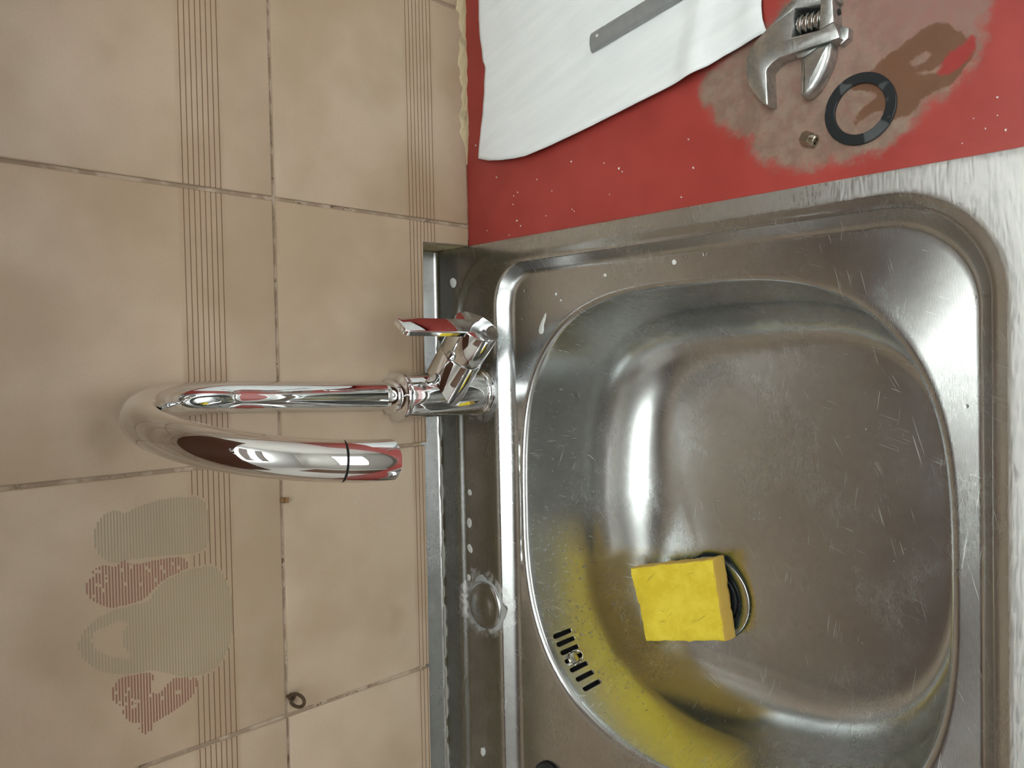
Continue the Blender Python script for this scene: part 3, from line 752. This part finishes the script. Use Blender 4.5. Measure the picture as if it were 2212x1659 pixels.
# fixed jaw and the lower bridge of the head
jaw = [(303, -329.5), (297, -322), (290.6, -314.5), (284.3, -305.4), (279.5, -300.8), (274.4, -298.6), (268.5, -298.0), (262.7, -298.8), (256.5, -300.6), (251.0, -303.4), (245.5, -307.4), (241.2, -311.2), (239.8, -313.2), (240.6, -314.3), (251, -313.9), (262.4, -313.5), (264.0, -314.1), (266.6, -317.6), (268.6, -322.2), (269.0, -334.7), (269.4, -346.4), (269.8, -362.8), (276, -361.4), (279.4, -349.6), (279.6, -332), (297.8, -334.2), (297.6, -351), (279.4, -349.6), (276, -361.4), (281.5, -358.8), (294.1, -358.2), (303, -357.6)]
lower = [(297.6, -333.7), (290.6, -314.5), (284.3, -305.4), (279.5, -300.8), (274.4, -298.6), (268.5, -298.0), (262.7, -298.8), (256.5, -300.6), (251.0, -303.4), (245.5, -307.4), (241.2, -311.2), (239.8, -313.2), (240.6, -314.3), (251, -313.9), (262.4, -313.5), (264.0, -314.1), (266.6, -317.6), (268.6, -322.2), (269.0, -334.7), (269.4, -346.4), (269.8, -362.8), (275, -361.4), (280.8, -358.9), (278.6, -349.8), (279.6, -331.4)]
wp('fixed_jaw', prism(lower, 0, ZT, 1.1))
# right cheek of the adjusting window, then the handle with its recessed web
wp('cheek', prism([(278.4, -349.4), (280.8, -359.2), (294.1, -358.6), (300, -358), (300, -350), (294.9, -350.6)], 0, ZT, 1.2))
hand = [(295.5, -331.0), (290.6, -314.5), (304, -331), (318, -338), (350, -343), (440, -352), (452, -362), (440, -374), (350, -366), (318, -361.5), (303, -360), (294.5, -360), (294.9, -349.5), (297.4, -333.5)]
wp('handle', prism(hand, .6, ZT-.8, 1.6))
wp('handle_web', prism([(306, -337), (318, -342.5), (350, -347), (436, -356), (436, -370), (350, -362), (318, -357), (306, -355)], ZT-.9, ZT+.5, 1.0))
# movable jaw: blade, slide and guide block
mov = [(262.8, -336.3), (252, -336.2), (241.6, -335.8), (239.8, -337.4), (240.3, -341.2), (243.5, -345.6), (248.2, -349.2), (254.5, -352.8), (261, -355.4), (266.7, -356.4), (269.6, -356), (269.2, -346.4), (264.2, -336.7)]
mj = wp('movable_jaw', prism(mov, .8, ZT-1.0, 3.2, nseg=3))
obj('jaw_slide', wrel(prism([(269.5, -331.5), (266.6, -333.5), (266, -338), (269, -347), (272, -347), (272, -331)], 1.5, ZT-4, .6)[0]), prism([(269.5, -331.5), (266.6, -333.5), (266, -338), (269, -347), (272, -347), (272, -331)], 1.5, ZT-4, .6)[1], M_WRENCH, mj)
gb = prism([(267.5, -360.5), (270.5, -365.6), (276.5, -366.0), (279, -362), (276, -358.5)], .4, 7.0, .8)
obj('guide_block', wrel(gb[0]), gb[1], M_WRENCH, mj)
# side wall with the worm pin hole
wp('pin', lathe([(2.0, 0), (2.0, 1.2), (1.2, 1.5), (0, 1.5)], (289, -358.4, 5.0), (0, -1, .1), 20), m=M_DARK)
# worm screw: helical knurl
wx, wc = 288.4, -341.2
V = []; nl, nr = 90, 28; Lw = 16.8
ax = Vector((-.06, -1, 0)).normalized(); uu = Vector((1, -.06, 0)).normalized(); vv = Vector((0, 0, 1)); ctr = Vector((288.4, -333.0, ZT-7.6))
for i in range(nl):
    s = i/(nl-1)*Lw
    for k in range(nr):
        a = 2*math.pi*k/nr; ph = (s/3.9+k/nr) % 1.0
        r_ = 5.5+1.35*max(-1, min(1, 2.6*math.cos(2*math.pi*ph)))*.62
        if i in (0, nl-1): r_ = 4.2
        V.append(tuple(ctr+ax*s+(uu*math.cos(a)+vv*math.sin(a))*r_))
wp('worm_screw', (V, grid_faces(nl, nr, closed_v=True)+[tuple(range(nr)), tuple((nl-1)*nr+k for k in range(nr))]), m=M_BRIGHT, sharp=60)
wp('window_floor', box(279, 298, -351, -332, 1.0, 2.6), m=M_DARK)

# ------------------------------------------------------------------ washer, small nut
ws = obj('rubber_washer', *lathe([(16.1, 0), (21.9, 0), (22.3, .5), (22.3, 2.0), (21.9, 2.5), (16.1, 2.5), (15.7, 2.0), (15.7, .5), (16.1, 0)], (0, 0, 0), (0, 0, 1), 72), M_RUB, None, (226.3, -370.2, .05), (.004, 0, .6), sharp=40)
ws.data.polygons  # ring: drop the two end caps made by lathe
bm = bmesh.new(); bm.from_mesh(ws.data); bmesh.ops.delete(bm, geom=[f for f in bm.faces if len(f.verts) > 10], context='FACES'); bmesh.ops.remove_doubles(bm, verts=bm.verts, dist=1e-6); bm.to_mesh(ws.data); bm.free()
prop(ws, 'flat black rubber washer ring lying across the wet brown streak', 'washer')
nut = empty('small_nut', (213, -338, 0), 'tiny nickel-plated hex nut lying between wrench jaws and steel sink', 'nut')
dN = Vector((-.45, -.86, .0)).normalized(); c0 = Vector((3.2, 4.2, 4.1))
hx = lathe([(3.6, 0), (4.5, .5), (4.5, 6.2), (3.7, 6.8), (0, 6.8)], tuple(c0), tuple(dN), 6)
obj('hex_body', *hx, M_BRASS, nut, sharp=20)
obj('collar', *lathe([(3.6, 6.6), (4.05, 6.9), (4.05, 9.6), (3.5, 10.2), (2.3, 10.2), (2.2, 7), (0, 7)], tuple(c0), tuple(dN), 32), M_BRASS, nut)

# ------------------------------------------------------------------ things on the wall
ey = empty('screw_eye', (-188.5, 0, 203.0), 'small rusty screw eye fixed in the tile joint beside the tile with printed jugs', 'hook')
ringp = [(5.0*math.cos(a)-1.5, -8.6+6.6*math.sin(a), -3.0+2.4*math.sin(a)+0*math.cos(a)) for a in np.linspace(-4.4, 1.75, 40)]
obj('eye_ring', *tube(ringp, 1.35, 12), M_RUST, ey)
obj('shank', *lathe([(1.5, -4), (1.5, 3.5), (2.8, 4), (2.8, 1.0)], (-.2, 0, -1.4), (0, -1, -.2), 16), M_RUST, ey)
pg = obj('wall_peg', *merge(box(-2.2, 2.2, -4.0, 2, -3.4, -.4), box(-1.5, 1.7, -1.2, 2, -.5, 2.0)), M_PEG, None, (-32.5, 0, 203.2), (0, .1, .1), smooth=False)
prop(pg, 'tiny brown wooden peg stuck in the tile joint beneath the spout', 'peg')

# ------------------------------------------------------------------ drips, paint spots, droplets
from mathutils.bvhtree import BVHTree
bvh = BVHTree.FromPolygons([v.co.copy() for v in sink_me.vertices], [p.vertices[:] for p in sink_me.polygons])
def zat(x, y, dflt):
    h = bvh.ray_cast(Vector((x, y, 60))*S, Vector((0, 0, -1)))
    return (h[0].z/S, h[1] if h[1].z > 0 else -h[1]) if h[0] is not None else (dflt, Vector((0, 0, 1)))
def disc(name, x, y, z, rx, ry, h, m, parent=None, rot=0, irr=0.0, n=20):
    prof_ = [(1, 0), (.93, .55), (.7, .9), (0.01, 1.0)]; V = []
    ir = [1+irr*(math.sin(3*2*math.pi*k/n+x)+.6*math.sin(5*2*math.pi*k/n+y)) for k in range(n)]
    for r, hh in prof_:
        for k in range(n):
            a = 2*math.pi*k/n; V.append((rx*r*ir[k]*math.cos(a), ry*r*ir[k]*math.sin(a), hh*h))
    f = grid_faces(4, n, closed_v=True)+[tuple(range(n)), tuple(3*n+k for k in range(n))]
    return obj(name, V, f, m, parent, (x, y, z), (0, 0, rot))
for x, y, z, rx, ry in ((151.6, 24, 1.3, 5.2, 4.6), (-53.4, 10.5, -4.5, 3.2, 2.9), (-83.4, 12.0, -4.65, 5.0, 3.6), (-108.6, 12.0, -4.65, 4.8, 3.4), (-137.6, 15.0, -4.55, 3.4, 3.2), (143.4, -153.9, -11.0, 1.7, 1.4), (131.9, -98.5, -11.1, 1.4, 1.4), (126, -104, -11.2, 1.0, 1.0), (147, -222, -11.1, 2.2, 2.0)):
    z = zat(x, y, z)[0]; disc('paint_spot', x, y, z-.05, rx, ry, .40, M_WHITE, sink, random.random(), .03)
sm = smooth_closed([(117, -86), (113, -83), (107, -79), (101, -76.5), (98, -77), (97, -80.5), (100, -83), (105, -82.5), (109, -84.5), (113, -86)], 2)
zz = zat(107, -81, -12.5)[0]; obj('paint_smear', *prism(sm, zz-.3, zz+.35, .25), M_WHITE, sink)
fk = obj('paint_flake', *prism([(-3.8, 1.2), (-1, 3.4), (4.4, 1.6), (4.8, -1.8), (1.2, -3.0), (-2, -1.5)], 0, .9, .25), M_WHITE, None, (-306, -1.5, -2.35), (.04, -.05, .2), sharp=20)
prop(fk, 'white paint flake lying on the steel tap ledge near the spare hole', 'flake')
pb = empty('black_puck', (-309, -79, -12.2), 'low black plug on the steel at the bottom edge of the photo', 'puck')  # low black disc set on the steel left of the bowl
obj('puck_disc', *lathe([(15.5, 0), (16.5, 1.0), (16.2, 3), (14, 6), (12, 7), (4, 7.4), (0, 7.4)], (0, 0, 0), (0, 0, 1), 48), M_BLACK, pb, sharp=60)

# water droplets clinging to the bowl: too many to count
dv_, df_ = [], []
def drop(p, n_, r, st_=1.0, dirv=None):
    u_, w_, n_ = frame_for(n_)
    if dirv is not None: u_ = (dirv-n_*dirv.dot(n_)).normalized(); w_ = n_.cross(u_)
    k0 = len(dv_); m = 10; p = p+n_*(.06+.07*r)
    for rr, hh in ((1, .03), (.96, .22), (.72, .50), (.36, .64)):
        for k in range(m):
            a = 2*math.pi*k/m; dv_.append(tuple(p+u_*(math.cos(a)*rr*r*st_)+w_*(math.sin(a)*rr*r)+n_*(hh*r*.8)))
    dv_.append(tuple(p+n_*(.69*r*.8)))
    for i in range(3):
        for k in range(m): df_.append((k0+i*m+k, k0+i*m+(k+1) % m, k0+(i+1)*m+(k+1) % m, k0+(i+1)*m+k))
    for k in range(m): df_.append((k0+3*m+k, k0+3*m+(k+1) % m, k0+4*m))
    df_.append(tuple(k0+m-1-k for k in range(m)))
for i in range(520):
    x = random.uniform(-245, 75) if random.random() < .35 else random.gauss(-150, 60); z = -19-random.random()**1.1*62
    if not -245 < x < 80: continue
    p, n_, ta, tz = bowl_point(x, z)
    q = bvh.find_nearest(p*S)
    if q[0] is not None: p = q[0]/S
    if min((p-sl[0]).length for sl in slots) < 14: continue
    drop(p, n_, random.choice((.35, .4, .5, .5, .7, .8, 1.1)), random.choice((1, 1.2, 1.6)), tz)
for i in range(70):                                     # splashes on the floor of the bowl
    x, y = random.uniform(-190, 70), random.uniform(-360, -150)
    if math.hypot(x-DX, y-DY) < 60 or abs(y+150) < 10 and -205 < x < -100: continue
    drop(Vector((x, y, zat(x, y, -139)[0])), zat(x, y, 0)[1], random.choice((.5, .7, .9)), random.choice((1, 1.5)))
for x, y, z, r in ((138, -61, -9.5, 1.9), (112, -57, -10.6, 1.5), (143, 14, -3, .9), (120, -58, -10.7, .8), (131, -66, -10.9, 1.2), (103, 17, 1.4, 1.2), (118, 30, 1.3, 1.4), (96, -15, -4.8, 1.0), (30, -53, -10.8, .8), (-20, -54, -10.9, .7), (-90, -51, -10.9, .9), (60, -52, -10.9, 1.3), (-30, 33, 1.3, 1.2), (-36, 35, 1.3, .7), (150, -250, -11, 2.2), (150, -232, -11, 1.6), (40, -425, -10.9, 1.4), (-60, -420, -11, 1.3), (105, -430, -10.8, 1.1), (76, -100, -12, .8)):
    z, n_ = zat(x, y, z); drop(Vector((x, y, z)), n_, r, random.choice((1, 1.4)))
wd = obj('water_droplets', dv_, df_, M_WATER, sharp=80); prop(wd, 'clear water droplets scattered over the steel bowl and ledge', 'water', kind='stuff')
# crumbs of plaster on the red worktop
cv_, cf_ = [], []
for x, y in [(278, -12), (196, -25), (232, -165), (206, -170), (200, -130), (215, -60), (232, -90), (225, -180), (199, -440), (205, -446), (196, -450), (215, -446), (193, -428), (206, -434), (199, -100), (240, -130)]+[(random.uniform(188, 250), random.uniform(-250, -20)) for _ in range(12)]:
    r = random.choice((.4, .5, .7, .9)); a = random.random()*6
    b = [(x+r*random.uniform(.6, 1.3)*math.cos(a+k*1.257), y+r*random.uniform(.5, 1.1)*math.sin(a+k*1.257)) for k in range(5)]
    v, f = prism(b, 0.0, .7); n0 = len(cv_); cv_ += v; cf_ += [tuple(i+n0 for i in q) for q in f]
cr_ = obj('plaster_crumbs', cv_, cf_, M_WHITE, smooth=False); prop(cr_, 'scattered white plaster crumbs on the red worktop', 'crumbs', kind='stuff')

# added unseen cupboard: shades the upper wall and gives the chrome its dark reflection
wc = empty('shade_cabinet', (60, -165, 760), 'unseen brown cabinet added above the sink to shade the upper wall', 'cabinet')
obj('body', *box(-860, 860, -150, 163, 0, 600), M_DOOR, wc, smooth=False)
for k in range(4):
    dd = obj('door', *box(-428+0, -2, -20, 0, 2, 598), M_DOOR, wc, (-430+k*430+0, -150.5, 0), smooth=False)
    obj('handle', *tube([(-40, -20, 40), (-40, -42, 44), (-40, -42, 150), (-40, -20, 154)], 5, 12), M_BRIGHT, dd)
# lamp fitting that holds the ceiling light
lf = obj('ceiling_lamp', *merge(box(-640, 640, -205, 205, 6, 62), box(-650, -632, -215, 215, -6, 70), box(632, 650, -215, 215, -6, 70), box(-650, 650, -215, -202, -6, 70), box(-650, 650, 202, 215, -6, 70), box(-420, -400, -10, 10, 62, 200), box(400, 420, -10, 10, 62, 200)), M_CAB, None, LAMP, smooth=False)
prop(lf, 'white rectangular ceiling lamp in the middle of the kitchen', 'lamp')
